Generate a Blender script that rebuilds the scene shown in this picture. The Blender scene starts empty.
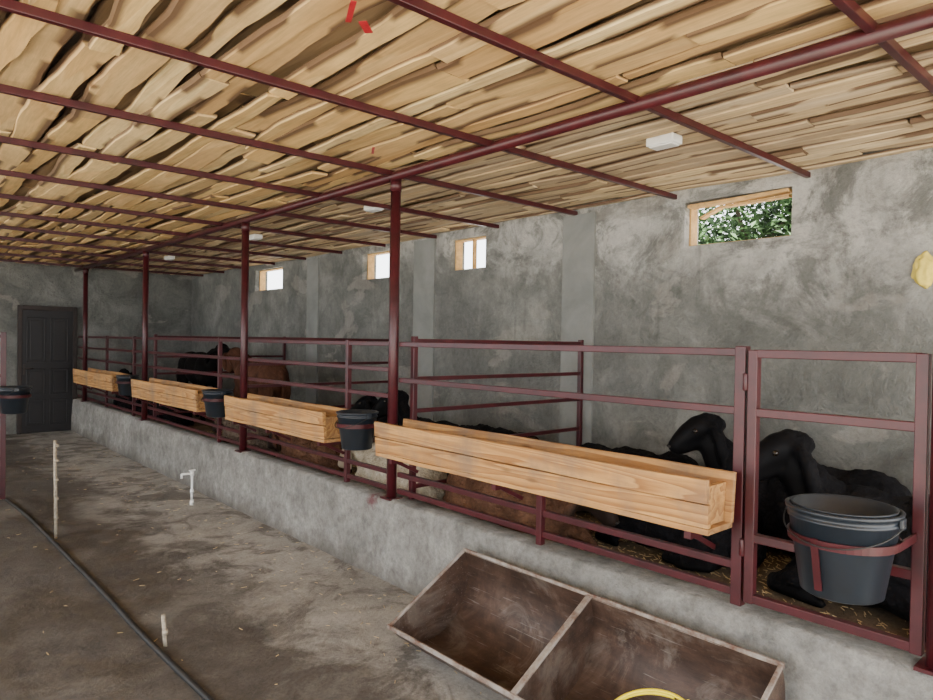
import bpy, bmesh, math, random
from mathutils import Vector, Matrix, noise as mnoise
random.seed(7)
D=bpy.data
COL=bpy.context.scene.collection

# ---------------------------------------------------------------- helpers
def obj(name, me, parent=None, mat=None, smooth=False):
    o=D.objects.new(name, me); COL.objects.link(o)
    if mat is not None:
        for m in (mat if isinstance(mat,(list,tuple)) else [mat]): me.materials.append(m)
    if smooth:
        for p in me.polygons: p.use_smooth=True
    if parent: o.parent=parent
    return o
def empty(name, loc=(0,0,0)):
    o=D.objects.new(name,None); COL.objects.link(o); o.location=loc; o.empty_display_size=.1; return o
def bm_box(bm,x0,x1,y0,y1,z0,z1,mi=0):
    v=[bm.verts.new((x,y,z)) for z in (z0,z1) for x,y in ((x0,y0),(x1,y0),(x1,y1),(x0,y1))]
    for f in ((3,2,1,0),(4,5,6,7),(0,1,5,4),(1,2,6,5),(2,3,7,6),(3,0,4,7)):
        g=bm.faces.new([v[i] for i in f]); g.material_index=mi
def bm_done(bm,name,mat=None,parent=None,smooth=False,bevel=0):
    me=D.meshes.new(name); bm.normal_update(); bm.to_mesh(me); bm.free()
    o=obj(name,me,parent,mat,smooth)
    if bevel:
        b=o.modifiers.new('bev','BEVEL'); b.width=bevel; b.segments=2; b.limit_method='ANGLE'
    return o
def box(name,x0,x1,y0,y1,z0,z1,mat,parent=None,bevel=0):
    bm=bmesh.new(); bm_box(bm,x0,x1,y0,y1,z0,z1); return bm_done(bm,name,mat,parent,bevel=bevel)
def bm_tube(bm,a,b,r,n=16,r2=None):
    a=Vector(a);b=Vector(b);d=(b-a)
    q=Vector((0,0,1)).rotation_difference(d.normalized())
    r2=r if r2 is None else r2; A=[];B=[]
    for i in range(n):
        t=2*math.pi*i/n; c=Vector((math.cos(t),math.sin(t),0))
        A.append(bm.verts.new(a+q@(c*r))); B.append(bm.verts.new(b+q@(c*r2)))
    for i in range(n):
        f=bm.faces.new((A[i],A[(i+1)%n],B[(i+1)%n],B[i])); f.smooth=True
    bm.faces.new(A[::-1]); bm.faces.new(B)
def bm_bar(bm,a,b,w,h,mi=0):
    a=Vector(a);b=Vector(b);d=(b-a).normalized()
    up=Vector((0,0,1)) if abs(d.z)<.9 else Vector((1,0,0))
    s=d.cross(up).normalized(); u=s.cross(d).normalized()
    vs=[bm.verts.new(p+s*sx*w/2+u*sz*h/2) for p in (a,b) for sx,sz in ((-1,-1),(1,-1),(1,1),(-1,1))]
    for f in ((0,1,2,3),(7,6,5,4),(0,4,5,1),(1,5,6,2),(2,6,7,3),(3,7,4,0)): bm.faces.new([vs[i] for i in f]).material_index=mi
SPH={}
def bm_sphere(bm,M,u=14,v=8):
    if (u,v) not in SPH:
        t=bmesh.new(); bmesh.ops.create_uvsphere(t,u_segments=u,v_segments=v,radius=1)
        t.verts.index_update(); SPH[(u,v)]=([x.co.copy() for x in t.verts],[[x.index for x in f.verts] for f in t.faces]); t.free()
    co,fa=SPH[(u,v)]; vs=[bm.verts.new(M@c) for c in co]
    for f in fa: bm.faces.new([vs[i] for i in f])
def curve(name,pts,r,mat,parent=None,cyclic=False):
    c=D.curves.new(name,'CURVE'); c.dimensions='3D'; c.bevel_depth=r; c.bevel_resolution=4
    s=c.splines.new('NURBS' if len(pts)>3 else 'POLY'); s.points.add(len(pts)-1)
    for p,q in zip(s.points,pts): p.co=(*q,1)
    if len(pts)>3: s.order_u=4; s.use_endpoint_u=not cyclic
    s.use_cyclic_u=cyclic; s.resolution_u=8; c.use_fill_caps=True
    o=D.objects.new(name,c); COL.objects.link(o); c.materials.append(mat)
    if parent: o.parent=parent
    return o
def bm_lathe(bm,prof,cx,cy,cz,n=40):
    rings=[]
    for r,z in prof:
        rings.append([bm.verts.new((cx+r*math.cos(2*math.pi*i/n),cy+r*math.sin(2*math.pi*i/n),cz+z)) for i in range(n)])
    for a,b in zip(rings,rings[1:]):
        for i in range(n):
            f=bm.faces.new((a[i],a[(i+1)%n],b[(i+1)%n],b[i])); f.smooth=True
    return rings

# ---------------------------------------------------------------- materials
class NT:
    def __init__(s,name):
        s.m=D.materials.new(name); s.m.use_nodes=True; s.t=s.m.node_tree; s.n=s.t.nodes; s.l=s.t.links
        s.b=s.n['Principled BSDF']
    def node(s,t,**k):
        n=s.n.new(t)
        for a,v in k.items(): setattr(n,a,v)
        return n
    def set(s,sock,v):
        if isinstance(v,bpy.types.NodeSocket): s.l.new(v,sock)
        else: sock.default_value=v
    def coord(s,scale=(1,1,1),out='Object'):
        c=s.node('ShaderNodeTexCoord'); m=s.node('ShaderNodeMapping'); m.inputs['Scale'].default_value=scale
        s.l.new(c.outputs[out],m.inputs[0]); return m.outputs[0]
    def noise(s,vec,scale,detail=6,rough=.6,dist=0):
        n=s.node('ShaderNodeTexNoise'); s.l.new(vec,n.inputs['Vector'])
        n.inputs['Scale'].default_value=scale;n.inputs['Detail'].default_value=detail;n.inputs['Roughness'].default_value=rough;n.inputs['Distortion'].default_value=dist
        return n.outputs['Fac']
    def ramp(s,fac,stops):
        r=s.node('ShaderNodeValToRGB'); s.l.new(fac,r.inputs[0]); e=r.color_ramp.elements
        while len(e)<len(stops): e.new(.5)
        for k,(p,c) in zip(e,stops):
            k.position=p; k.color=(*c,1) if len(c)==3 else c
        return r.outputs[0]
    def mix(s,f,a,b,mode='MIX'):
        m=s.node('ShaderNodeMix',data_type='RGBA',blend_type=mode)
        s.set(m.inputs[0],f); 
        for i,v in ((6,a),(7,b)):
            if isinstance(v,tuple): m.inputs[i].default_value=(*v,1) if len(v)==3 else v
            else: s.l.new(v,m.inputs[i])
        return m.outputs[2]
    def math(s,op,a,b=0.0,c=None):
        m=s.node('ShaderNodeMath',operation=op); s.set(m.inputs[0],a); s.set(m.inputs[1],b)
        if c is not None: s.set(m.inputs[2],c)
        return m.outputs[0]
    def bump(s,h,strength=.3,dist=.01):
        b=s.node('ShaderNodeBump'); b.inputs['Strength'].default_value=strength; b.inputs['Distance'].default_value=dist
        s.l.new(h,b.inputs['Height']); s.l.new(b.outputs[0],s.b.inputs['Normal'])
    def fin(s,col,rough=.8,metal=0.):
        s.set(s.b.inputs['Base Color'],(*col,1) if isinstance(col,tuple) and len(col)==3 else col)
        s.set(s.b.inputs['Roughness'],rough); s.b.inputs['Metallic'].default_value=metal
        return s.m
def xyz(t,out='Object'):
    c=t.node('ShaderNodeTexCoord'); s=t.node('ShaderNodeSeparateXYZ'); t.l.new(c.outputs[out],s.inputs[0]); return s.outputs

def m_plaster():
    t=NT('cement_plaster'); v=t.coord()
    big=t.noise(v,.9,5,.6,.6); mid=t.noise(v,2.4,8,.70,.6); fine=t.noise(v,26,7,.75)
    c=t.ramp(big,[(.3,(.160,.163,.150)),(.52,(.225,.229,.212)),(.7,(.31,.31,.285))])
    c=t.mix(.75,c,t.ramp(mid,[(.36,(.50,.51,.50)),(.60,(1.08,1.08,1.07))]),'MULTIPLY')
    x=xyz(t)
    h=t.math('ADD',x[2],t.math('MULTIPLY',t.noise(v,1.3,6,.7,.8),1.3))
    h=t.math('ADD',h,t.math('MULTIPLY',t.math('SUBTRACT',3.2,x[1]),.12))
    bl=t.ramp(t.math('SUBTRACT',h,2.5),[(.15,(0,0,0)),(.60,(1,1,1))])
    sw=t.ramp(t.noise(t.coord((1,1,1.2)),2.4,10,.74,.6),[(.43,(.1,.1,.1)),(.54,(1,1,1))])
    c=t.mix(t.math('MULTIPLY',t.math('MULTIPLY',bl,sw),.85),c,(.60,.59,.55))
    pt=t.ramp(t.noise(t.coord((1,.8,1.6)),1.5,6,.55,.5),[(.59,(0,0,0)),(.62,(.45,.45,.45)),(.8,(.6,.6,.6))])
    c=t.mix(pt,c,(.38,.36,.32))
    dk=t.ramp(t.noise(t.coord((1,1.2,.6)),1.2,7,.65,.6),[(.50,(0,0,0)),(.64,(.55,.55,.55))])
    c=t.mix(dk,c,(.12,.122,.115))
    # thin drip streaks
    dr=t.ramp(t.noise(t.coord((5,5,.35)),2.0,5,.6,.2),[(.60,(0,0,0)),(.68,(.35,.35,.35))])
    c=t.mix(dr,c,(.13,.128,.12))
    c=t.mix(.55,c,t.ramp(fine,[(.3,(.58,.58,.58)),(.7,(1.18,1.18,1.18))]),'MULTIPLY')
    t.bump(t.math('ADD',t.math('MULTIPLY',mid,1.5),t.math('MULTIPLY',fine,.5)),.95,.035)
    return t.fin(c,.92)
def m_smoothcem():
    t=NT('smooth_cement'); v=t.coord(); a=t.noise(v,2.2,8,.65,.4)
    c=t.ramp(a,[(.3,(.17,.178,.168)),(.7,(.27,.275,.26))]); t.bump(t.noise(v,14,6),.4,.012); return t.fin(c,.88)
def m_floor():
    t=NT('dirty_concrete_floor'); v=t.coord(); x=xyz(t)
    n1=t.noise(v,1.1,7,.62,.5); n2=t.noise(v,5,9,.72,.3); n3=t.noise(v,45,6,.75)
    base=t.ramp(n2,[(.3,(.29,.275,.25)),(.7,(.50,.48,.44))])
    dirt=t.ramp(n2,[(.3,(.034,.028,.023)),(.65,(.105,.088,.072))])
    g=t.math('ADD',t.math('MULTIPLY',t.math('SUBTRACT',2.0,x[0]),.60),t.math('SUBTRACT',n1,.42))
    g=t.math('ADD',g,t.math('MULTIPLY',t.math('SUBTRACT',n2,.5),1.0))
    f=t.ramp(g,[(.10,(0,0,0)),(.32,(.94,.94,.94))])
    c=t.mix(f,base,dirt)
    light=t.ramp(t.noise(v,.8,7,.66,.8),[(.52,(0,0,0)),(.62,(.5,.5,.5))])
    c=t.mix(light,c,(.24,.225,.20))
    st=t.ramp(t.noise(v,2.1,8,.7,1.0),[(.49,(0,0,0)),(.57,(.65,.65,.65))])
    c=t.mix(st,c,(.07,.058,.048))
    c=t.mix(.65,c,t.ramp(n3,[(.3,(.5,.5,.5)),(.65,(1.18,1.18,1.18))]),'MULTIPLY')
    t.bump(t.math('ADD',n2,t.math('MULTIPLY',n3,.4)),.6,.02)
    r=t.ramp(n1,[(.38,(.30,.30,.30)),(.54,(.9,.9,.9))])
    return t.fin(c,r)
def m_curb():
    t=NT('rough_cement_curb'); v=t.coord()
    a=t.noise(v,2.6,8,.68,.5); b=t.noise(v,16,8,.78); 
    c=t.ramp(a,[(.3,(.19,.187,.172)),(.55,(.33,.322,.30)),(.72,(.46,.45,.42))])
    c=t.mix(.8,c,t.ramp(b,[(.32,(.45,.45,.45)),(.62,(1.15,1.15,1.15))]),'MULTIPLY')
    x=xyz(t)
    dy=t.math('ABSOLUTE',t.math('SUBTRACT',x[1],3.85)); dz=t.math('ABSOLUTE',t.math('SUBTRACT',x[2],.5))
    dd=t.math('ADD',t.math('ADD',t.math('MULTIPLY',dy,2.6),t.math('MULTIPLY',dz,3.5)),t.math('MULTIPLY',b,.9))
    c=t.mix(t.ramp(dd,[(.5,(.7,.7,.7)),(.72,(0,0,0))]),c,(.16,.03,.045))
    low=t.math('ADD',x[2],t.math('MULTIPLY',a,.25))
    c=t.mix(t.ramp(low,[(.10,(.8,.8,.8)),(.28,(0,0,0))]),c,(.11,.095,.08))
    t.bump(t.math('ADD',a,t.math('MULTIPLY',b,.8)),1.0,.03); return t.fin(c,.92)
def m_wood(name,cols,bark=False,scale=(9,.55,9),rings=9,dark=(.5,.5,.5),knots=True,stain=.45,sc=(.3,.22,.15),ringmix=.4,bs=1.7):
    t=NT(name); c0=t.node('ShaderNodeTexCoord'); g=t.node('ShaderNodeNewGeometry'); rnd=g.outputs['Random Per Island']
    off=t.node('ShaderNodeCombineXYZ'); t.l.new(t.math('MULTIPLY',rnd,37.0),off.inputs[0]); t.l.new(t.math('MULTIPLY',rnd,91.0),off.inputs[1])
    vm=t.node('ShaderNodeVectorMath',operation='ADD'); t.l.new(c0.outputs['Object'],vm.inputs[0]); t.l.new(off.outputs[0],vm.inputs[1])
    mp=t.node('ShaderNodeMapping'); mp.inputs['Scale'].default_value=scale; t.l.new(vm.outputs[0],mp.inputs[0]); v=mp.outputs[0]
    n=t.noise(v,.55,2,.4,.3)
    ring=t.math('FRACT',t.math('MULTIPLY',n,rings))
    ring=t.ramp(ring,[(0,(0,0,0)),(.75,(.75,.75,.75)),(.93,(1,1,1)),(1,(0,0,0))])
    col=t.ramp(rnd,[(i/(len(cols)-1),c) for i,c in enumerate(cols)])
    c=t.mix(t.math('MULTIPLY',ring,ringmix),col,dark,'MULTIPLY')
    fine=t.noise(v,7,6,.7)
    c=t.mix(.5,c,t.ramp(fine,[(.3,(.54,.49,.44)),(.6,(1.08,1.06,1.04))]),'MULTIPLY')
    bl=t.noise(vm.outputs[0],bs,6,.65)
    c=t.mix(t.ramp(bl,[(.48,(0,0,0)),(.70,(stain,stain,stain))]),c,sc)
    if knots:
        vo=t.node('ShaderNodeTexVoronoi'); vo.inputs['Scale'].default_value=1.0
        mk=t.node('ShaderNodeMapping'); mk.inputs['Scale'].default_value=tuple(.45*s if s>1 else 2.2 for s in scale) ; t.l.new(vm.outputs[0],mk.inputs[0]); t.l.new(mk.outputs[0],vo.inputs['Vector'])
        c=t.mix(t.ramp(vo.outputs['Distance'],[(.04,(.85,.85,.85)),(.11,(0,0,0))]),c,(.20,.10,.04))
    if bark:
        a=t.node('ShaderNodeAttribute',attribute_name='bark')
        c=t.mix(t.ramp(a.outputs['Fac'],[(.3,(0,0,0)),(.75,(.92,.92,.92))]),c,(.13,.07,.038))
    t.bump(fine,.3,.005)
    return t.fin(c,.8)
def m_simple(name,col,rough=.5,metal=0.,var=.25,bs=20,bump=.1):
    t=NT(name); v=t.coord(); n=t.noise(v,bs,6,.6)
    c=t.ramp(n,[(.3,tuple(x*(1-var) for x in col)),(.7,tuple(min(1,x*(1+var)) for x in col))])
    if bump: t.bump(n,bump,.004)
    return t.fin(c,rough,metal)
def m_rust():
    t=NT('rusty_sheet_metal'); v=t.coord((6,1.2,6)); v2=t.coord()
    a=t.noise(v2,3.5,8,.7,.8); b=t.noise(v,3,7,.7)
    c=t.ramp(a,[(.3,(.030,.018,.013)),(.5,(.072,.042,.030)),(.68,(.135,.092,.068))])
    c=t.mix(.7,c,t.ramp(b,[(.3,(.4,.4,.4)),(.65,(1.3,1.25,1.2))]),'MULTIPLY')
    dust=t.ramp(t.noise(v2,2.6,9,.72,1),[(.50,(0,0,0)),(.60,(.5,.5,.5))])
    c=t.mix(dust,c,(.20,.168,.14)); t.bump(b,.4,.006)
    sc=t.ramp(t.noise(t.coord((50,2,50)),2,3,.6),[(.64,(0,0,0)),(.69,(.4,.4,.4))])
    c=t.mix(sc,c,(.30,.28,.26))
    return t.fin(c,.5,.2)
def m_rustrim():
    t=NT('trough_rim_metal'); a=t.noise(t.coord(),9,7,.7)
    c=t.ramp(a,[(.35,(.13,.06,.038)),(.5,(.27,.225,.19)),(.7,(.42,.39,.36))]); return t.fin(c,.6,.15)
def m_maroon():
    t=NT('maroon_gloss_paint'); v=t.coord(); a=t.noise(v,7,6,.65)
    c=t.ramp(a,[(.3,(.036,.005,.007)),(.65,(.072,.009,.013)),(.8,(.095,.023,.024))])
    return t.fin(c,.38)
def m_wool(name,c1,c2,face,bumpS=.6):
    t=NT(name); v=t.coord()
    vo=t.node('ShaderNodeTexVoronoi'); vo.inputs['Scale'].default_value=55; t.l.new(v,vo.inputs['Vector'])
    n=t.noise(v,6,6,.7); c=t.ramp(n,[(.35,c1),(.65,c2)])
    c=t.mix(.35,c,t.ramp(vo.outputs['Distance'],[(0,(1.2,1.2,1.2)),(.6,(.5,.5,.5))]),'MULTIPLY')
    a=t.node('ShaderNodeAttribute',attribute_name='wool')
    c=t.mix(a.outputs['Fac'],face,c)
    h=t.math('SUBTRACT',t.noise(v,70,4,.7),vo.outputs['Distance']); h=t.math('MULTIPLY',h,a.outputs['Fac']); t.bump(h,bumpS,.010)
    t.b.inputs['Specular IOR Level'].default_value=.15
    return t.fin(c,t.math('ADD',t.math('MULTIPLY',a.outputs['Fac'],.35),.62))
def m_bedding():
    t=NT('manure_bedding'); v=t.coord(); a=t.noise(v,2.5,8,.7,.4); b=t.noise(t.coord((1,1,1)),38,6,.8)
    c=t.ramp(a,[(.3,(.10,.072,.048)),(.55,(.20,.15,.10)),(.75,(.36,.285,.185))])
    c=t.mix(.7,c,t.ramp(b,[(.35,(.5,.5,.5)),(.65,(1.4,1.35,1.25))]),'MULTIPLY'); t.bump(b,.9,.02); return t.fin(c,.95)
def m_outground():
    t=NT('outdoor_yard_ground'); a=t.noise(t.coord(),.7,8,.65); c=t.ramp(a,[(.3,(.43,.38,.31)),(.7,(.60,.55,.46))]); return t.fin(c,.95)

PL=m_plaster(); SC=m_smoothcem(); FL=m_floor(); CU=m_curb(); MR=m_maroon(); BD=m_bedding()
WB_L=m_wood('live_edge_board_warm',[(.78,.53,.22),(.90,.68,.32),(.83,.58,.25),(.92,.74,.40),(.70,.46,.20),(.87,.64,.30)],True,(7,.5,7),8,(.68,.50,.32),stain=.5,sc=(.42,.27,.13),ringmix=.38)
WB_R=m_wood('live_edge_board_pale',[(.76,.59,.34),(.87,.71,.45),(.58,.45,.29),(.82,.64,.38),(.71,.58,.39),(.50,.40,.28)],True,(11,.5,11),7,(.62,.50,.38),stain=.55,sc=(.34,.26,.18),ringmix=.4)
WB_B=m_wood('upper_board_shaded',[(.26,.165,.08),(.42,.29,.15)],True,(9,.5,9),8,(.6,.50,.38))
WT=m_wood('trough_plank',[(.54,.29,.095),(.62,.35,.125),(.48,.26,.095)],False,(10,.8,16),10,(.38,.21,.10),stain=.85,sc=(.23,.155,.10),ringmix=.7,bs=3.0)
WF=m_simple('pine_frame',(.60,.37,.14),.7)
ROOF=m_simple('roof_underlay',(.14,.105,.08),.9)
BK=m_simple('black_plastic',(.015,.020,.027),.34,bs=8,bump=.05)
DK=m_simple('door_dark_paint',(.009,.007,.008),.45,bs=5)
DKF=m_simple('door_frame_paint',(.028,.017,.014),.5)
RU=m_rust(); RR=m_rustrim()
WH=m_simple('white_plastic',(.80,.80,.78),.4,var=.05)
STK=m_simple('stake_limed_steel',(.34,.29,.22),.7,bs=60,var=.5)
HOSE=m_simple('black_rubber',(.014,.014,.014),.6)
YH=m_simple('yellow_rubber',(.82,.66,.005),.4,var=.1)
FOAM=m_simple('yellow_foam',(.80,.64,.13),.8,var=.15,bump=.6)
REDP=m_simple('red_plastic_sheet',(.45,.02,.03),.4)
BLACKW=m_wool('black_wool',(.004,.004,.005),(.014,.013,.015),(.003,.003,.004,1))
BROWNW=m_wool('brown_wool',(.07,.032,.018),(.19,.095,.055),(.02,.012,.009,1))
WHITEW=m_wool('cream_wool',(.40,.34,.24),(.62,.54,.42),(.30,.24,.17,1))
GREYW=m_wool('greybrown_wool',(.08,.055,.040),(.22,.165,.12),(.03,.02,.015,1))
CALFB=m_wool('calf_hair_dark',(.005,.004,.004),(.013,.011,.010),(.006,.005,.005,1),.1)
CALFR=m_wool('calf_hair_brown',(.06,.026,.016),(.13,.058,.035),(.10,.042,.025,1),.1)
HOOF=m_simple('hoof_horn',(.03,.025,.02),.5)
EYE=m_simple('eye_gloss',(.02,.012,.006),.08,var=.1,bump=0)
STRAW=m_simple('straw',(.62,.47,.24),.8)
OUT=m_outground()

# ---------------------------------------------------------------- dimensions
XC=2.60; XF=2.68; XB=4.56; YE=12.85
CURB=.54; PEN=.35
ZB=2.735

# ---------------------------------------------------------------- shell
box('floor',-2.6,XC+.02,-1.6,YE,-.12,0,FL)
box('ground',-16,12,-16,24,-.30,-.125,OUT)
rg=random.Random(11)
bm=bmesh.new(); nx,ny=24,120
g=[[bm.verts.new((XC+.12+(XB-XC-.12)*i/nx,-1.5+(YE+1.5)*j/ny,PEN+.028*mnoise.noise(Vector((i*.35,j*.3,1))))) for j in range(ny+1)] for i in range(nx+1)]
for i in range(nx):
    for j in range(ny): bm.faces.new((g[i][j],g[i+1][j],g[i+1][j+1],g[i][j+1])).smooth=True
bm_box(bm,XC+.12,XB,-1.5,YE,-.1,.30)
for i in range(7000):
    x=rg.uniform(XC+.2,XB-.1); y=rg.uniform(-.5,9); a=rg.uniform(0,math.pi); l=rg.uniform(.012,.045)
    z=PEN+.028*mnoise.noise(Vector(((x-XC-.12)/(XB-XC-.12)*nx*.35,(y+1.5)/(YE+1.5)*ny*.3,1)))+.002
    bm_bar(bm,(x,y,z),(x+l*math.cos(a),y+l*math.sin(a),z+.005),.003,.003,1)
bm_done(bm,'pen_bedding_floor',[BD,STRAW])

WIN=[(1.90,2.68),(4.84,5.38),(6.48,7.04),(9.17,10.09)]
Z0,Z1=2.335,2.66
bm=bmesh.new()
bm_box(bm,XB,XB+.2,-1.6,YE+.2,-.12,Z0); bm_box(bm,XB,XB+.2,-1.6,YE+.2,Z1,2.84)
ys=[-1.6]+[v for w in WIN for v in w]+[YE+.2]
for a,b in zip(ys[::2],ys[1::2]): bm_box(bm,XB,XB+.2,a,b,Z0,Z1)
bm_done(bm,'wall_right',PL)
box('wall_back',-2.6,XB,YE,YE+.2,-.12,2.84,PL)
box('wall_left_unseen',-2.8,-2.6,4.5,YE+.2,-.12,1.1,PL)  # added out of view, kept low to let light in from the side
box('trim_1',XB-.02,XB+.01,3.50,3.84,PEN,2.70,SC)
box('trim_2',XB-.02,XB+.01,5.62,5.98,PEN,2.70,SC)
box('trim_3',XB-.02,XB+.01,8.1,8.4,PEN,2.70,SC)

for i,(a,b) in enumerate(WIN):
    w=empty('window_%d'%(i+1),(XB+.1,(a+b)/2,(Z0+Z1)/2))
    bm=bmesh.new(); t=.014; y0=a-w.location.y; y1=b-w.location.y; h=(Z1-Z0)/2
    bm_box(bm,-.03,.06,y0,y0+t,-h,h); bm_box(bm,-.03,.06,y1-t,y1,-h,h)
    bm_box(bm,-.03,.06,y0+t,y1-t,-h,-h+t); bm_box(bm,-.03,.06,y0+t,y1-t,h-t,h)
    if i==1: bm_box(bm,-.02,.02,-.012,.012,-h+t,h-t)
    bm_done(bm,'frame',WF,w)
    if i==0:
        bm=bmesh.new()
        bm_bar(bm,(-.05,y0+.03,h-.05),(.02,y1-.25,h-.045),.05,.016)
        bm_bar(bm,(-.07,y0+.02,h-.02),(-.05,y1-.02,h-.03),.09,.02)
        bm_bar(bm,(.04,y1-.22,h-.04),(.06,y1-.05,h-.10),.05,.016)
        bm_done(bm,'loose_board_ends',WF,w)

bm=bmesh.new(); N=220; rows=[]
for j in range(N+1):
    y=-1.6+(YE+1.6)*j/N
    f=lambda k: mnoise.noise(Vector((y*2.3,k*7.1,0)))*.012+mnoise.noise(Vector((y*9,k*3.3,4)))*.007
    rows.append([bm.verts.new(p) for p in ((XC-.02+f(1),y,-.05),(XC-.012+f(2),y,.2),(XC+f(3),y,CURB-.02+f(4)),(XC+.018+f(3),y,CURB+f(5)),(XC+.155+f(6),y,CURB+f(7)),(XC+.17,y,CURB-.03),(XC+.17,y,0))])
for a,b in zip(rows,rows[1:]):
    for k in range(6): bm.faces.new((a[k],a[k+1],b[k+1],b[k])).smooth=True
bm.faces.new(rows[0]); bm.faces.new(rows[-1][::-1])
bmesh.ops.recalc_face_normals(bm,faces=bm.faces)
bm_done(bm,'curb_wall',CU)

# ---------------------------------------------------------------- ceiling boards
def boards(name,xa,xb,wmin,wmax,wav,mat,seed,gap):
    rg=random.Random(seed)
    bm=bmesh.new(); lay=bm.verts.layers.float.new('bark')
    def board(xc,w,y0,y1,z,th,w2,zt=0,mi=0):
        n=max(6,int((y1-y0)/.10)); s=rg.random()*100; bow=rg.uniform(-.02,.02)*wav; sk=rg.uniform(-.016,.016)*wav
        rw=[]
        barkL=rg.random()<.5; barkR=rg.random()<.5
        for j in range(n+1):
            t=j/n; y=y0+(y1-y0)*t
            ww=w+(w2-w)*t
            c=xc+bow*math.sin(math.pi*t)*2+sk*(t-.5)*2
            l=c-ww/2+wav*(.028*mnoise.noise(Vector((y*1.3,s,0)))+.011*mnoise.noise(Vector((y*5,s,3))))
            r=c+ww/2+wav*(.028*mnoise.noise(Vector((y*1.3,s,9)))+.011*mnoise.noise(Vector((y*5,s,13))))
            dz=.007*mnoise.noise(Vector((y*.9,s,20)))+.005*math.sin(t*9+s)
            row=[]
            for q,zz in ((0,.6),(.07,0),(.5,0),(.93,0),(1,.6)):
                v=bm.verts.new((l+(r-l)*q,y,z+dz+zz*th+zt*(q-.5))); 
                bk=mnoise.noise(Vector((y*2.2,s,q*30)))
                v[lay]=1.0 if ((q==0 and barkL) or (q==1 and barkR)) or (((q==.07 and barkL) or (q==.93 and barkR)) and bk>-.02) else (.7 if q in(0,1) else 0)
                row.append(v)
            for q in (1,0):
                v=bm.verts.new((l+(r-l)*q,y,z+dz+th+zt*(q-.5))); v[lay]=.8; row.append(v)
            rw.append(row)
        for a,b in zip(rw,rw[1:]):
            m=len(a)
            for k in range(m):
                bm.faces.new((a[k],a[(k+1)%m],b[(k+1)%m],b[k])).material_index=mi
        bm.faces.new(rw[0]); bm.faces.new(rw[-1][::-1])
    x=xa
    while x<xb:
        w=rg.uniform(wmin,wmax)
        if x+w>xb: w=xb-x+.01
        y=-1.55-rg.uniform(0,1.5)
        while y<YE:
            L=rg.choice([1.9,2.85,3.8]) + rg.uniform(-.15,.15)
            y1=min(y+L,YE-.005); y0=max(y,-1.55)
            if y1-y0>.25:
                g=rg.uniform(-.004,gap)
                z=ZB+.004+rg.choice([0,.003,.012,.020])
                board(x+w/2,w-g,y0,y1-.004,z,.020,(w-g)*rg.uniform(.80,1.06),rg.uniform(-.014,.014))
            y=y1+rg.uniform(0,.012)
            if y>=YE-.05: break
        x+=w*.99
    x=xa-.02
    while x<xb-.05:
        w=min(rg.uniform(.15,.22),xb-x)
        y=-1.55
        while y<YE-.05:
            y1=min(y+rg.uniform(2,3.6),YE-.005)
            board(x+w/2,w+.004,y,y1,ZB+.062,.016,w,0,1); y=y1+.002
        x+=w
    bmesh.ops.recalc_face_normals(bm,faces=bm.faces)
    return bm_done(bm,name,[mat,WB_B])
boards('ceiling_boards_aisle',-2.6,XC+.05,.10,.19,1.25,WB_L,3,.034)
boards('ceiling_boards_pen',XC+.06,XB-.01,.085,.135,.8,WB_R,5,.024)
box('ceiling',-2.8,XB+.5,-1.7,YE+.3,2.845,2.90,ROOF)
bm=bmesh.new()
for (x,y,l,w) in ((1.20,1.93,.13,.02),(1.30,2.03,.05,.03),(1.14,1.83,.06,.014),(2.2,3.3,.10,.015)):
    bm_bar(bm,(x,y,ZB-.016),(x+.06,y+l,ZB-.020),w,.003)
bm_done(bm,'red_plastic_scraps',REDP)

# ---------------------------------------------------------------- steel roof frame
RY=[-1.05,-.12,.83,1.80,2.76,3.71,4.67,5.62,6.57,7.53,8.48,9.43,10.38,11.33,12.28]
bm=bmesh.new()
for y in RY: bm_bar(bm,(-2.6,y,ZB-.020),(XB,y,ZB-.020),.030,.036)
bm_done(bm,'roof_rafters',MR,bevel=.003)
ZBM=ZB-.038
bm=bmesh.new(); bm_tube(bm,(XF-.05,-1.6,ZBM),(XF-.03,YE,ZBM),.031,24); bm_done(bm,'roof_beam',MR)
bm=bmesh.new(); bm_tube(bm,(-2.5,-1.6,ZBM),(-2.5,YE,ZBM),.031,24); bm_done(bm,'roof_beam',MR)
for y in [.60,3.70,6.09,9.08,12.2]:
    bm=bmesh.new(); bm_tube(bm,(XF-.03,y,CURB-.03),(XF-.03,y,ZBM-.01),.034,24)
    bm_box(bm,XF-.085,XF+.025,y-.055,y+.055,CURB-.005,CURB+.008)
    bm_tube(bm,(XF-.03,y,ZBM-.10),(XF-.03,y,ZBM-.02),.038,24)
    bm_done(bm,'steel_column',MR)
for y in (-1.2,2.5,6.8,11):
    bm=bmesh.new(); bm_tube(bm,(-2.5,y,0),(-2.5,y,ZBM),.034,24); bm_box(bm,-2.56,-2.44,y-.06,y+.06,0,.01); bm_done(bm,'steel_column',MR)

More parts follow.
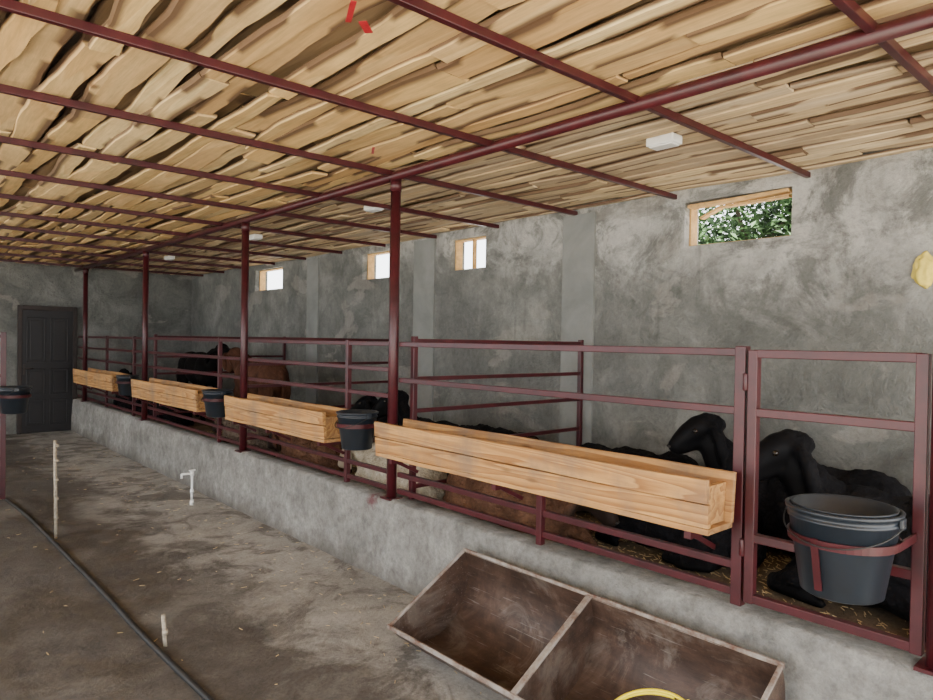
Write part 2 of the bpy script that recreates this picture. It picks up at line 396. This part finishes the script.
# ---------------------------------------------------------------- pen railing
T=.04
rail=empty('pen_railing',(XF,6,CURB))
def rbar(name,a,b,w=T,h=T):
    bm=bmesh.new(); o=Vector(rail.location); bm_bar(bm,Vector(a)-o,Vector(b)-o,w,h); return bm_done(bm,name,MR,rail,bevel=.003)
rbar('post_gate_hinge',(XF,1.30,CURB-.01),(XF,1.30,1.60),.045,.045)
for k,z in enumerate([1.575,1.335,.70,.59]): rbar('rail_a%d'%k,(XF,1.32,z),(XF,3.66,z),.030,.032)
rbar('rail_a4',(XF,1.32,.90),(XF,3.66,.90),.024,.03)
rbar('post_short',(XF-.01,2.376,CURB-.01),(XF-.01,2.376,.92),.036,.036)
for k,y in enumerate([4.31,6.74,9.64,11.0]): rbar('post_%d'%k,(XF,y,CURB-.01),(XF,y,1.60),.036,.036)
segs=[(3.74,6.05),(6.13,9.04),(9.12,12.16),(12.24,12.76)]
for s,(a,b) in enumerate(segs):
    for k,z in enumerate([1.575,1.40,1.22,.90,.70,.59]): rbar('rail_%d_%d'%(s,k),(XF,a,z),(XF,b,z),.026,.030)
for k,z in enumerate([1.575,1.335,.82,.59]): rbar('rail_n%d'%k,(XF,-1.5,z),(XF,.56,z),.030,.032)
rbar('post_near',(XF,-1.5,CURB-.01),(XF,-1.5,1.60))
def divider(y):
    d=empty('pen_divider',(XF,y,PEN)); o=Vector(d.location)
    bm=bmesh.new()
    xs=(XF+.07,XB-.045)
    for x in xs: bm_bar(bm,Vector((x,y,PEN-.02))-o,Vector((x,y,1.63))-o,.036,.036)
    for z in (1.60,1.345,1.13,.88,.62): bm_bar(bm,Vector((xs[0],y,z))-o,Vector((xs[1],y,z))-o,.026,.028)
    bm_done(bm,'frame',MR,d,bevel=.003)
for y in (3.60,6.3,9.0): divider(y)

gt=empty('pen_gate',(XF-.01,.95,CURB)); o=Vector(gt.location); bm=bmesh.new()
ga,gb=.665,1.245
for y in (ga,gb): bm_bar(bm,Vector((XF-.01,y,.565))-o,Vector((XF-.01,y,1.585))-o,.038,.038)
for z in (1.57,1.335,.83,.585): bm_bar(bm,Vector((XF-.01,ga,z))-o,Vector((XF-.01,gb,z))-o,.034,.034)
for z in (.75,1.42): bm_tube(bm,Vector((XF-.03,1.272,z))-o,Vector((XF-.03,1.272,z+.07))-o,.010)
bm_done(bm,'frame',MR,gt,bevel=.003)

# ---------------------------------------------------------------- wooden troughs
def wtrough(ya,yb,z0=.895,z1=1.085):
    e=empty('wooden_feed_trough',(2.52,(ya+yb)/2,z0)); L=(yb-ya)/2; h=z1-z0
    def brd(pts,name,y0,y1):
        bm=bmesh.new(); n=24; rows=[]; s=random.random()*50
        for j in range(n+1):
            y=y0+(y1-y0)*j/n; w=.006*mnoise.noise(Vector((y*2.5,s,0)))
            rows.append([bm.verts.new((p[0],y,p[1]+w)) for p in pts])
        for a,b in zip(rows,rows[1:]):
            for k in range(4): bm.faces.new((a[k],a[(k+1)%4],b[(k+1)%4],b[k]))
        bm.faces.new(rows[0]); bm.faces.new(rows[-1][::-1]); bmesh.ops.recalc_face_normals(bm,faces=bm.faces)
        return bm_done(bm,name,WT,e,bevel=.003)
    F=-.125
    brd([(F+.012,0),(F+.036,0),(F+.031,h*.5-.003),(F+.006,h*.5-.003)],'front_plank_lower',-L,L)
    brd([(F+.002,h*.5+.002),(F+.029,h*.5+.002),(F+.026,h),(F-.002,h)],'front_plank_upper',-L+.004,L)
    brd([(.060,0),(.083,0),(.100,h+.012),(.078,h+.012)],'back_board',-L-.005,L-.03)
    brd([(F+.012,-.025),(.083,-.025),(.083,-.001),(F+.012,-.001)],'bottom_board',-L,L)
    for s,y in (('near',-L+.025),('far',L-.05)):
        bm=bmesh.new(); vs=[]
        for yy in (y,y+.022):
            vs.append([bm.verts.new(p) for p in ((F+.038,yy,.001),(.059,yy,.001),(.073,yy,h-.035),(F+.03,yy,h-.035))])
        a,b=vs
        bm.faces.new(a[::-1]); bm.faces.new(b)
        for k in range(4): bm.faces.new((a[k],a[(k+1)%4],b[(k+1)%4],b[k]))
        bmesh.ops.recalc_face_normals(bm,faces=bm.faces)
        bm_done(bm,'end_board_'+s,WT,e)
    bm=bmesh.new()
    for y in (-L+.09,0.06,L-.15):
        bm_bar(bm,(F+.02,y,-.041),(.140,y,-.041),.03,.03)
        bm_bar(bm,(.118,y,-.041),(.118,y,h),.03,.02)
        bm_bar(bm,(.11,y,-.13),(F+.07,y,-.05),.012,.02)
    bm_done(bm,'support_bracket',MR,e)
    return e
for a,b in ((1.29,3.54),(4.18,5.92),(6.62,8.75),(9.6,11.8)): wtrough(a,b)

# ---------------------------------------------------------------- buckets
def bucket(x,y,ztop,r=.165,h=.29,nested=False,arm=(1,0)):
    e=empty('black_bucket',(x,y,ztop-h)); bm=bmesh.new()
    rb=r*.74
    prof=[(0.001,0),(rb-.01,0),(rb,.006),(rb+(r-rb)*.55,h*.55),(rb+(r-rb)*.55+.004,h*.56),(rb+(r-rb)*.86,h*.86),(rb+(r-rb)*.86+.006,h*.865),(rb+(r-rb)*.9+.006,h*.90),(r-.004,h*.905),(r,h*.96),(r+.006,h*.965),(r+.008,h),(r,h+.004),(r-.006,h),(rb+.0,.02),(0.001,.012)]
    bm_lathe(bm,prof,0,0,0,48); 
    bm_done(bm,'body',BK,e)
    if nested:
        bm=bmesh.new()
        prof=[(rb+(r-rb)*.4,h*.42),(r-.018,h*.99),(r-.011,h*1.005),(r-.009,h*1.025),(r-.014,h*1.03),(r-.019,h*1.02),(rb+.005,h*.18),(.001,h*.16)]
        bm_lathe(bm,prof,0,0,0,48); bm_done(bm,'inner_bucket',BK,e)
    bm=bmesh.new()
    for s in (-1,1): bm_box(bm,-.018,.018,s*(r+.006)-.006,s*(r+.006)+.006,h*.86,h*.98)
    bm_done(bm,'handle_lugs',BK,e,bevel=.003)
    pts=[(-(r+.014)*math.sin(a),(r+.012)*math.cos(a),h*.90-.075*math.sin(a)) for a in [math.pi*i/12 for i in range(13)]]
    curve('wire_handle',pts,.0025,HOSE,e)
    bm=bmesh.new(); n=48; zh=h*.60; rr=rb+(r-rb)*.64+.006
    rings=[[bm.verts.new((q*math.cos(2*math.pi*i/n),q*math.sin(2*math.pi*i/n),z)) for i in range(n)] for q,z in ((rr,zh),(rr+.007,zh),(rr+.010,zh+.028),(rr+.003,zh+.028))]
    for k in range(4):
        a=rings[k]; b=rings[(k+1)%4]
        for i in range(n): bm.faces.new((a[i],a[(i+1)%n],b[(i+1)%n],b[i]))
    for s in (-1,1):
        if arm[0]: bm_bar(bm,(0,s*(rr+.004),zh+.014),(XF-.030-x,s*(rr+.004),zh+.014),.008,.028)
        else: bm_bar(bm,(s*(rr+.004),0,zh+.014),(s*(rr+.004),arm[1],zh+.014),.008,.028)
    if nested:
        ang=math.radians(170)
        bm_bar(bm,((rr+.008)*math.cos(ang),(rr+.008)*math.sin(ang),zh+.03),((rb+.010)*math.cos(ang),(rb+.010)*math.sin(ang),.03),.022,.006)
    bmesh.ops.recalc_face_normals(bm,faces=bm.faces)
    bm_done(bm,'hoop_holder',MR,e)
bucket(2.462,.835,1.065,.170,.29,True)
bucket(2.50,3.90,1.11,.137,.25)
bucket(2.50,6.33,1.10,.135,.25)
bucket(2.50,9.27,1.10,.13,.25)

sg=empty('side_gate',(1.0,7.85,0)); bm=bmesh.new()
bm_bar(bm,(0,0,0),(0,0,1.62),.045,.045); bm_bar(bm,(-1.3,0,0),(-1.3,0,1.62),.045,.045)
for z in (1.58,1.2,.8,.4,.15): bm_bar(bm,(-1.3,0,z),(0,0,z),.032,.032)
bm_done(bm,'frame',MR,sg,bevel=.003)
bucket(1.06,7.62,1.10,.135,.25,False,(0,.20))

# ---------------------------------------------------------------- half-barrel trough leaning on the curb
mt=empty('metal_feed_trough',(2.23,1.9,.30))
R=.288; ang=math.radians(30)
def mp(a,r=R,y=0):
    e1=Vector((math.cos(ang),0,math.sin(ang))); e2=Vector((math.sin(ang),0,-math.cos(ang)))
    v=e1*math.cos(a)*r+e2*math.sin(a)*r; return Vector((v.x,y,v.z))
bm=bmesh.new(); L=.865; NA=24; NY=16
for rr in (R,R-.006):
    gr=[]
    for j in range(NY+1):
        y=-L+2*L*j/NY
        gr.append([bm.verts.new(mp(math.pi*i/NA,rr+.004*mnoise.noise(Vector((i*.3,j*.5,2))),y)) for i in range(NA+1)])
    for a,b in zip(gr,gr[1:]):
        for i in range(NA):
            f=bm.faces.new((a[i],a[i+1],b[i+1],b[i])); f.smooth=True
def plate(y,t=.005,rr=R-.002):
    fs=[]
    for yy in (y-t/2,y+t/2):
        fs.append([bm.verts.new(mp(math.pi*i/NA,rr,yy)) for i in range(NA+1)])
    bm.faces.new(fs[0]); bm.faces.new(fs[1][::-1])
    for i in range(NA): bm.faces.new((fs[0][i],fs[0][i+1],fs[1][i+1],fs[1][i]))
    bm.faces.new((fs[0][0],fs[0][-1],fs[1][-1],fs[1][0]))
plate(-L);plate(L);plate(0)
bmesh.ops.recalc_face_normals(bm,faces=bm.faces)
bm_done(bm,'half_barrel_shell',RU,mt)
bm=bmesh.new()
for a in (0,math.pi): bm_bar(bm,mp(a,R+.003,-L-.01),mp(a,R+.003,L+.01),.012,.022)
for y in (-L,0,L): bm_bar(bm,mp(0,R+.004,y),mp(math.pi,R+.004,y),.018 if y else .030,.012)
bm_done(bm,'angle_iron_rim',RR,mt,bevel=.003)

yh=empty('yellow_hose',(2.09,1.33,.205)); pts=[]
for i in range(34):
    a=i/34*2*math.pi*2.0; r=.170+.004*math.sin(a*.5)
    pts.append((r*math.cos(a),r*math.sin(a),.025+.010*i/17+.054*math.cos(a)))
curve('hose_coil',pts,.007,YH,yh)

# ---------------------------------------------------------------- aisle floor things
bm=bmesh.new(); bm_tube(bm,(1.13,6.08,-.01),(1.12,6.10,.77),.013,12); 
for z in (.15,.3,.45,.6,.72): bm_tube(bm,(1.13,6.085,z),(1.13,6.087,z+.02),.017,12)
bm_done(bm,'floor_stake',STK)
bm=bmesh.new(); bm_tube(bm,(1.165,3.60,-.01),(1.155,3.61,.165),.011,12); bm_tube(bm,(1.163,3.602,.06),(1.162,3.603,.085),.015,12); bm_done(bm,'floor_stake',STK)
tp=empty('water_tap',(2.33,6.5,0)); bm=bmesh.new()
bm_tube(bm,(0,0,-.01),(0,0,.30),.011,14); bm_tube(bm,(0,0,.0),(0,0,.05),.018,14); bm_tube(bm,(0,0,.28),(0,0,.325),.018,14)
bm_tube(bm,(0,0,.30),(-.09,.02,.30),.011,14); bm_tube(bm,(-.09,.02,.305),(-.09,.02,.26),.011,14)
bm_tube(bm,(0,0,.12),(0,0,.15),.018,14); bm_box(bm,-.03,.03,-.007,.007,.325,.338)
bm_done(bm,'pipe_and_spout',WH,tp)
curve('black_floor_hose',[(1.02,7.7,.012),(1.06,7.2,.012),(1.08,6.4,.012),(1.09,5.4,.012),(1.11,4.5,.012),(1.10,3.8,.012),(1.13,3.0,.012),(1.15,2.3,.012),(1.1,1.0,.012)],.015,HOSE)
bm=bmesh.new()
for i in range(360):
    x=rg.uniform(.2,2.55); y=rg.uniform(1.5,11); 
    if rg.random()<.5: x=2.55-abs(rg.gauss(0,.35))
    a=rg.uniform(0,math.pi); l=rg.uniform(.01,.04)
    bm_bar(bm,(x,y,.002),(x+l*math.cos(a),y+l*math.sin(a),.003),.0025,.002)
bm_done(bm,'straw_litter',STRAW)

# ---------------------------------------------------------------- door
dr=empty('door_1',(2.24,YE,0)); bm=bmesh.new()
bm_box(bm,-.36,.36,-.045,-.005,.01,2.0)
for (x0,x1) in ((-.30,-.03),(.03,.30)):
    for (z0,z1) in ((.12,.55),(.62,1.05),(1.15,1.88)):
        for b in ((x0,x1,z0,z0+.025),(x0,x1,z1-.025,z1),(x0,x0+.025,z0,z1),(x1-.025,x1,z0,z1)): bm_box(bm,b[0],b[1],-.060,-.044,b[2],b[3])
        bm_box(bm,x0+.05,x1-.05,-.055,-.044,z0+.05,z1-.05)
bm_done(bm,'leaf',DK,dr,bevel=.004)
bm=bmesh.new(); bm_box(bm,-.42,-.36,-.06,0,0,2.07); bm_box(bm,.36,.42,-.06,0,0,2.07); bm_box(bm,-.36,.36,-.06,0,2.0,2.07); bm_done(bm,'frame',DKF,dr,bevel=.004)
bm=bmesh.new(); bm_box(bm,-.345,-.315,-.058,-.044,.95,1.12); bm_tube(bm,(-.33,-.05,1.05),(-.33,-.10,1.05),.009); bm_tube(bm,(-.33,-.095,1.05),(-.21,-.095,1.05),.009); bm_done(bm,'handle',DKF,dr)

for (x,y) in ((3.26,2.05),(3.18,4.75),(3.2,7.1),(3.2,9.9)):
    e=empty('ceiling_lamp',(x,y,ZB-.045)); bm=bmesh.new()
    bm_box(bm,-.05,.05,-.085,.085,.0,.048); bm_done(bm,'housing',WH,e,bevel=.008)
    bm=bmesh.new(); bm_box(bm,-.04,.04,-.07,.07,-.008,.002); bm_done(bm,'diffuser',WH,e,bevel=.004)

bm=bmesh.new(); bmesh.ops.create_icosphere(bm,subdivisions=4,radius=1)
for v in bm.verts:
    n=1+.25*mnoise.noise(v.co*2.0)+.08*mnoise.noise(v.co*7); v.co=Vector((v.co.x*.035*n,v.co.y*.055*n,v.co.z*.10*n))
o=bm_done(bm,'expanding_foam_patch',FOAM,smooth=True); o.location=(XB-.01,1.145,2.055)

# ---------------------------------------------------------------- animals
def organic(name,spheres,chains,voxel=.014,smooth=4):
    bm=bmesh.new()
    for c,r in spheres: bm_sphere(bm,Matrix.Translation(c)@Matrix.Diagonal((*r,1)),24,14)
    for ch in chains:
        for (a,ra),(b,rb) in zip(ch,ch[1:]):
            a=Vector(a);b=Vector(b); n=max(2,int((b-a).length/(min(ra,rb)*.4)))
            for i in range(n+1):
                t=i/n; r=ra+(rb-ra)*t; bm_sphere(bm,Matrix.Translation(a.lerp(b,t))@Matrix.Diagonal((r,r,r,1)),14,8)
    me=D.meshes.new(name+'_t'); bm.to_mesh(me); bm.free()
    o=D.objects.new(name+'_t',me); COL.objects.link(o)
    r=o.modifiers.new('r','REMESH'); r.mode='VOXEL'; r.voxel_size=voxel; r.use_smooth_shade=True
    s=o.modifiers.new('s','SMOOTH'); s.iterations=smooth; s.factor=.6
    dg=bpy.context.evaluated_depsgraph_get()
    nm=D.meshes.new_from_object(o.evaluated_get(dg)); nm.name=name
    D.objects.remove(o); D.meshes.remove(me)
    for p in nm.polygons: p.use_smooth=True
    return nm
def finish(me,hp,disp):
    H=Matrix(hp).inverted()
    at=me.attributes.new('wool','FLOAT','POINT')
    nrm=[v.normal.copy() for v in me.vertices]
    for i,v in enumerate(me.vertices):
        q=H@v.co
        w=1.0
        if q.x>-.03 and abs(q.y)<.2 and -.2<q.z<.15: w=max(0,1-(q.x+.03)/.05)
        if v.co.z<.10: w*=max(0,(v.co.z-.04)/.06)
        at.data[i].value=w
        n=mnoise.noise(v.co*16)*.6+mnoise.noise(v.co*34)*.4
        v.co+=nrm[i]*(disp*w*n*1.6)
def headparts(hx,hy,hz,yaw,pitch,s=1.0):
    Rm=Matrix.Translation((hx,hy,hz))@Matrix.Rotation(math.radians(yaw),4,'Z')@Matrix.Rotation(math.radians(pitch),4,'Y')@Matrix.Scale(s,4)
    P=lambda x,y,z: tuple(Rm@Vector((x,y,z)))
    ch=[[(P(-.02,0,.015),.080*s),(P(.04,0,.024),.073*s),(P(.10,0,.012),.060*s),(P(.15,0,-.012),.050*s),(P(.185,0,-.034),.043*s)],
        [(P(.03,0,-.035),.056*s),(P(.10,0,-.045),.043*s),(P(.17,0,-.058),.033*s)]]
    for sd in (-1,1):
        ch.append([(P(.0,sd*.06,.03),.020*s),(P(-.01,sd*.110,.015),.026*s),(P(-.008,sd*.140,-.04),.032*s),(P(.0,sd*.148,-.10),.030*s),(P(.008,sd*.146,-.15),.016*s)])
        ch.append([(P(.045,sd*.048,.048),.021*s),(P(.08,sd*.045,.040),.018*s)])
    eyes=[P(.080,sd*.062,.028) for sd in (-1,1)]; nos=[P(.222,sd*.015,-.026) for sd in (-1,1)]
    return ch,eyes,nos,Rm
def lying(name,yaw=0,neck=(.50,0,.56),pitch=28):
    sp=[((.20,0,.28),(.26,.205,.26)),((-.06,0,.27),(.34,.24,.27)),((-.34,0,.28),(.24,.22,.26)),
        ((-.56,0,.18),(.09,.15,.15)),((-.30,.19,.15),(.20,.09,.15)),((-.30,-.19,.15),(.20,.09,.15)),((.30,0,.34),(.15,.15,.18))]
    ch=[[((.32,0,.38),.150),((.40,neck[1]*.4,.47),.120),((neck[0]-.03,neck[1]*.9,neck[2]-.05),.092),(neck,.078)]]
    for s in (-1,1):
        ch.append([((.28,s*.13,.20),.085),((.48,s*.13,.085),.052),((.54,s*.125,.06),.040),((.38,s*.15,.035),.027),((.33,s*.15,.026),.024)])
        ch.append([((-.22,s*.22,.13),.075),((-.10,s*.27,.07),.050),((-.40,s*.27,.055),.033),((-.20,s*.30,.030),.026),((-.12,s*.30,.024),.024)])
    hc,ey,no,H=headparts(neck[0]+.02,neck[1],neck[2]+.045,yaw,pitch,1.12)
    me=organic(name,sp,ch+hc); finish(me,H,.016); return me,ey,no
def flat_lying(name):
    sp=[((.20,0,.27),(.27,.215,.26)),((-.06,0,.26),(.35,.25,.26)),((-.36,0,.26),(.24,.23,.25)),((-.57,0,.16),(.09,.15,.14)),
        ((-.30,.2,.14),(.20,.09,.14)),((-.30,-.2,.14),(.20,.09,.14))]
    ch=[[((.34,0,.35),.14),((.46,.03,.38),.11),((.54,.06,.38),.09)]]
    for s in (-1,1):
        ch.append([((.30,s*.14,.18),.08),((.48,s*.15,.08),.05),((.56,s*.14,.05),.038),((.38,s*.18,.033),.027)])
        ch.append([((-.22,s*.22,.13),.075),((-.10,s*.27,.07),.050),((-.40,s*.27,.055),.033),((-.20,s*.30,.030),.027)])
    hc,ey,no,H=headparts(.56,.08,.40,20,34,1.08)
    me=organic(name,sp,ch+hc); finish(me,H,.016); return me,ey,no
def standing(name):
    sp=[((.28,0,.82),(.27,.20,.26)),((0,0,.82),(.36,.22,.27)),((-.34,0,.85),(.24,.20,.24)),((-.40,.12,.70),(.15,.08,.22)),((-.40,-.12,.70),(.15,.08,.22))]
    ch=[[((.42,0,.90),.15),((.58,0,1.0),.12),((.72,0,1.06),.10)],[((-.56,0,.95),.03),((-.62,0,.8),.022),((-.62,0,.5),.03)]]
    for k in (-1,1):
        ch.append([((.34,k*.12,.65),.085),((.35,k*.12,.40),.048),((.34,k*.12,.12),.034),((.37,k*.12,.035),.042)])
        ch.append([((-.38,k*.13,.62),.09),((-.30,k*.13,.48),.06),((-.46,k*.13,.34),.042),((-.42,k*.13,.12),.034),((-.39,k*.13,.035),.042)])
    hc,ey,no,H=headparts(.74,0,1.10,0,35,1.35)
    me=organic(name,sp,ch+hc,voxel=.018); finish(me,H,.003); return me,ey,no
POSES={'fwd':lying('sheep_mesh_fwd'),'left':lying('sheep_mesh_left',42,(.49,.05,.62),16),'right':lying('sheep_mesh_right',-50,(.49,-.05,.57),25),'low':flat_lying('sheep_mesh_low'),'stand':standing('calf_mesh')}
def animal(name,pose,x,y,rot,mat,s=1.0,z=PEN-.005):
    me,ey,no=POSES[pose]
    e=empty(name,(x,y,z)); e.rotation_euler=(0,0,math.radians(rot)); e.scale=(s,)*3
    m2=me.copy(); m2.materials.clear(); obj('body',m2,e,mat,True)
    bm=bmesh.new(); er=.0145 if pose!='stand' else .019
    for p in ey: bm_sphere(bm,Matrix.Translation(p)@Matrix.Diagonal((er,er,er,1)),12,8)
    bm_done(bm,'eyes',EYE,e,True)
    bm=bmesh.new(); er*=.55
    for p in no: bm_sphere(bm,Matrix.Translation(p)@Matrix.Diagonal((er,er,er,1)),8,6)
    bm_done(bm,'nostrils',HOOF,e,True)
# bay A
animal('black_sheep','left',4.16,1.66,96,BLACKW,1.06)
animal('black_sheep','left',3.60,.90,94,BLACKW,1.08)
animal('black_sheep','low',4.08,2.86,118,BLACKW,.98)
animal('brown_sheep','low',3.10,2.98,-92,BROWNW,.96)
animal('black_sheep','low',3.62,2.16,94,BLACKW,.80)
# bay B
animal('black_sheep','low',4.26,4.34,90,BLACKW,.92)
animal('black_sheep','left',3.72,4.50,92,BLACKW,1.04)
animal('white_sheep','low',3.08,4.25,90,WHITEW,.86)
animal('greybrown_sheep','low',3.10,5.62,93,BROWNW,.80)
animal('black_sheep','left',4.1,5.64,92,BLACKW,.86)
# bay C, D
animal('greybrown_sheep','low',3.10,6.98,92,GREYW,.85)
animal('black_sheep','low',4.22,7.3,-90,BLACKW,.85)
animal('brown_calf','stand',3.60,7.80,92,CALFR,.92)
animal('black_calf','stand',3.8,10.3,-86,CALFB,.95)
animal('black_sheep','low',3.15,9.95,92,BLACKW,.95)
animal('black_sheep','fwd',3.2,11.5,92,BLACKW)

# ---------------------------------------------------------------- tree outside
LEAF=m_simple('leaf_green',(.045,.10,.028),.6,var=.6,bs=3,bump=0)
BARKM=m_simple('tree_bark',(.10,.075,.05),.9,bump=.8)
def tree(x,y,h,seed,cz,rad,n):
    rg=random.Random(seed); e=empty('leafy_tree',(x,y,-.125)); bm=bmesh.new()
    bm_tube(bm,(0,0,0),(.05,.05,h),.11,12,.05)
    cl=[]
    for i in range(14):
        a=rg.uniform(0,6.28); p=Vector((math.cos(a)*rad*.6*rg.random()**.5,math.sin(a)*rad*rg.random()**.5,cz+rg.uniform(-.9,1.0))); cl.append(p)
        bm_tube(bm,(.03,.03,min(h,max(.8,p.z-.8))),p,.03,8,.012)
    bm_done(bm,'trunk',BARKM,e)
    bm=bmesh.new()
    for i in range(n):
        c=rg.choice(cl); p=c+Vector((rg.gauss(0,.28),rg.gauss(0,.33),rg.gauss(0,.28)))
        l=rg.uniform(.03,.055); w=l*.45; q=Matrix.Rotation(rg.uniform(0,6.28),3,'Z')@Matrix.Rotation(rg.uniform(-1,1),3,'X')@Matrix.Rotation(rg.uniform(-1,1),3,'Y')
        vs=[bm.verts.new(p+q@Vector(k)) for k in ((-l,0,0),(0,-w,.01),(l,0,0),(0,w,.01))]; bm.faces.new(vs)
    bm_done(bm,'leaves',LEAF,e)
tree(7.1,3.4,2.9,1,3.0,1.3,20000)
tree(7.5,2.2,3.0,2,3.2,1.3,18000)

# ---------------------------------------------------------------- light
w=D.worlds.new('World'); bpy.context.scene.world=w; w.use_nodes=True
bg=w.node_tree.nodes['Background']; bg.inputs[0].default_value=(.94,.97,1.0,1); bg.inputs[1].default_value=6.0
sl=D.lights.new('sun','SUN'); sl.energy=31; sl.angle=.02; sl.color=(1,.95,.87)
so=D.objects.new('sun',sl); COL.objects.link(so)
d=Vector((.45,.50,-1.0)).normalized(); so.rotation_euler=d.to_track_quat('-Z','Y').to_euler(); so.location=(-6,-6,8)

# ---------------------------------------------------------------- camera
cd=D.cameras.new('camera'); cam=D.objects.new('camera',cd); COL.objects.link(cam); bpy.context.scene.camera=cam
cd.sensor_fit='HORIZONTAL'; cd.sensor_width=36; cd.lens=673/933*36; cd.clip_start=.05
th=math.radians(41.8); pitch=math.atan(8.4/673); a=.0162
right0=Vector((math.cos(th),-math.sin(th),0)); h=Vector((math.sin(th),math.cos(th),0))
F=h*math.cos(pitch)-Vector((0,0,1))*math.sin(pitch); up0=right0.cross(F)
U=up0*math.cos(a)-right0*math.sin(a); Rr=right0*math.cos(a)+up0*math.sin(a)
M=Matrix((( Rr.x,U.x,-F.x,0),(Rr.y,U.y,-F.y,0),(Rr.z,U.z,-F.z,1.6),(0,0,0,1)))
cam.matrix_world=M
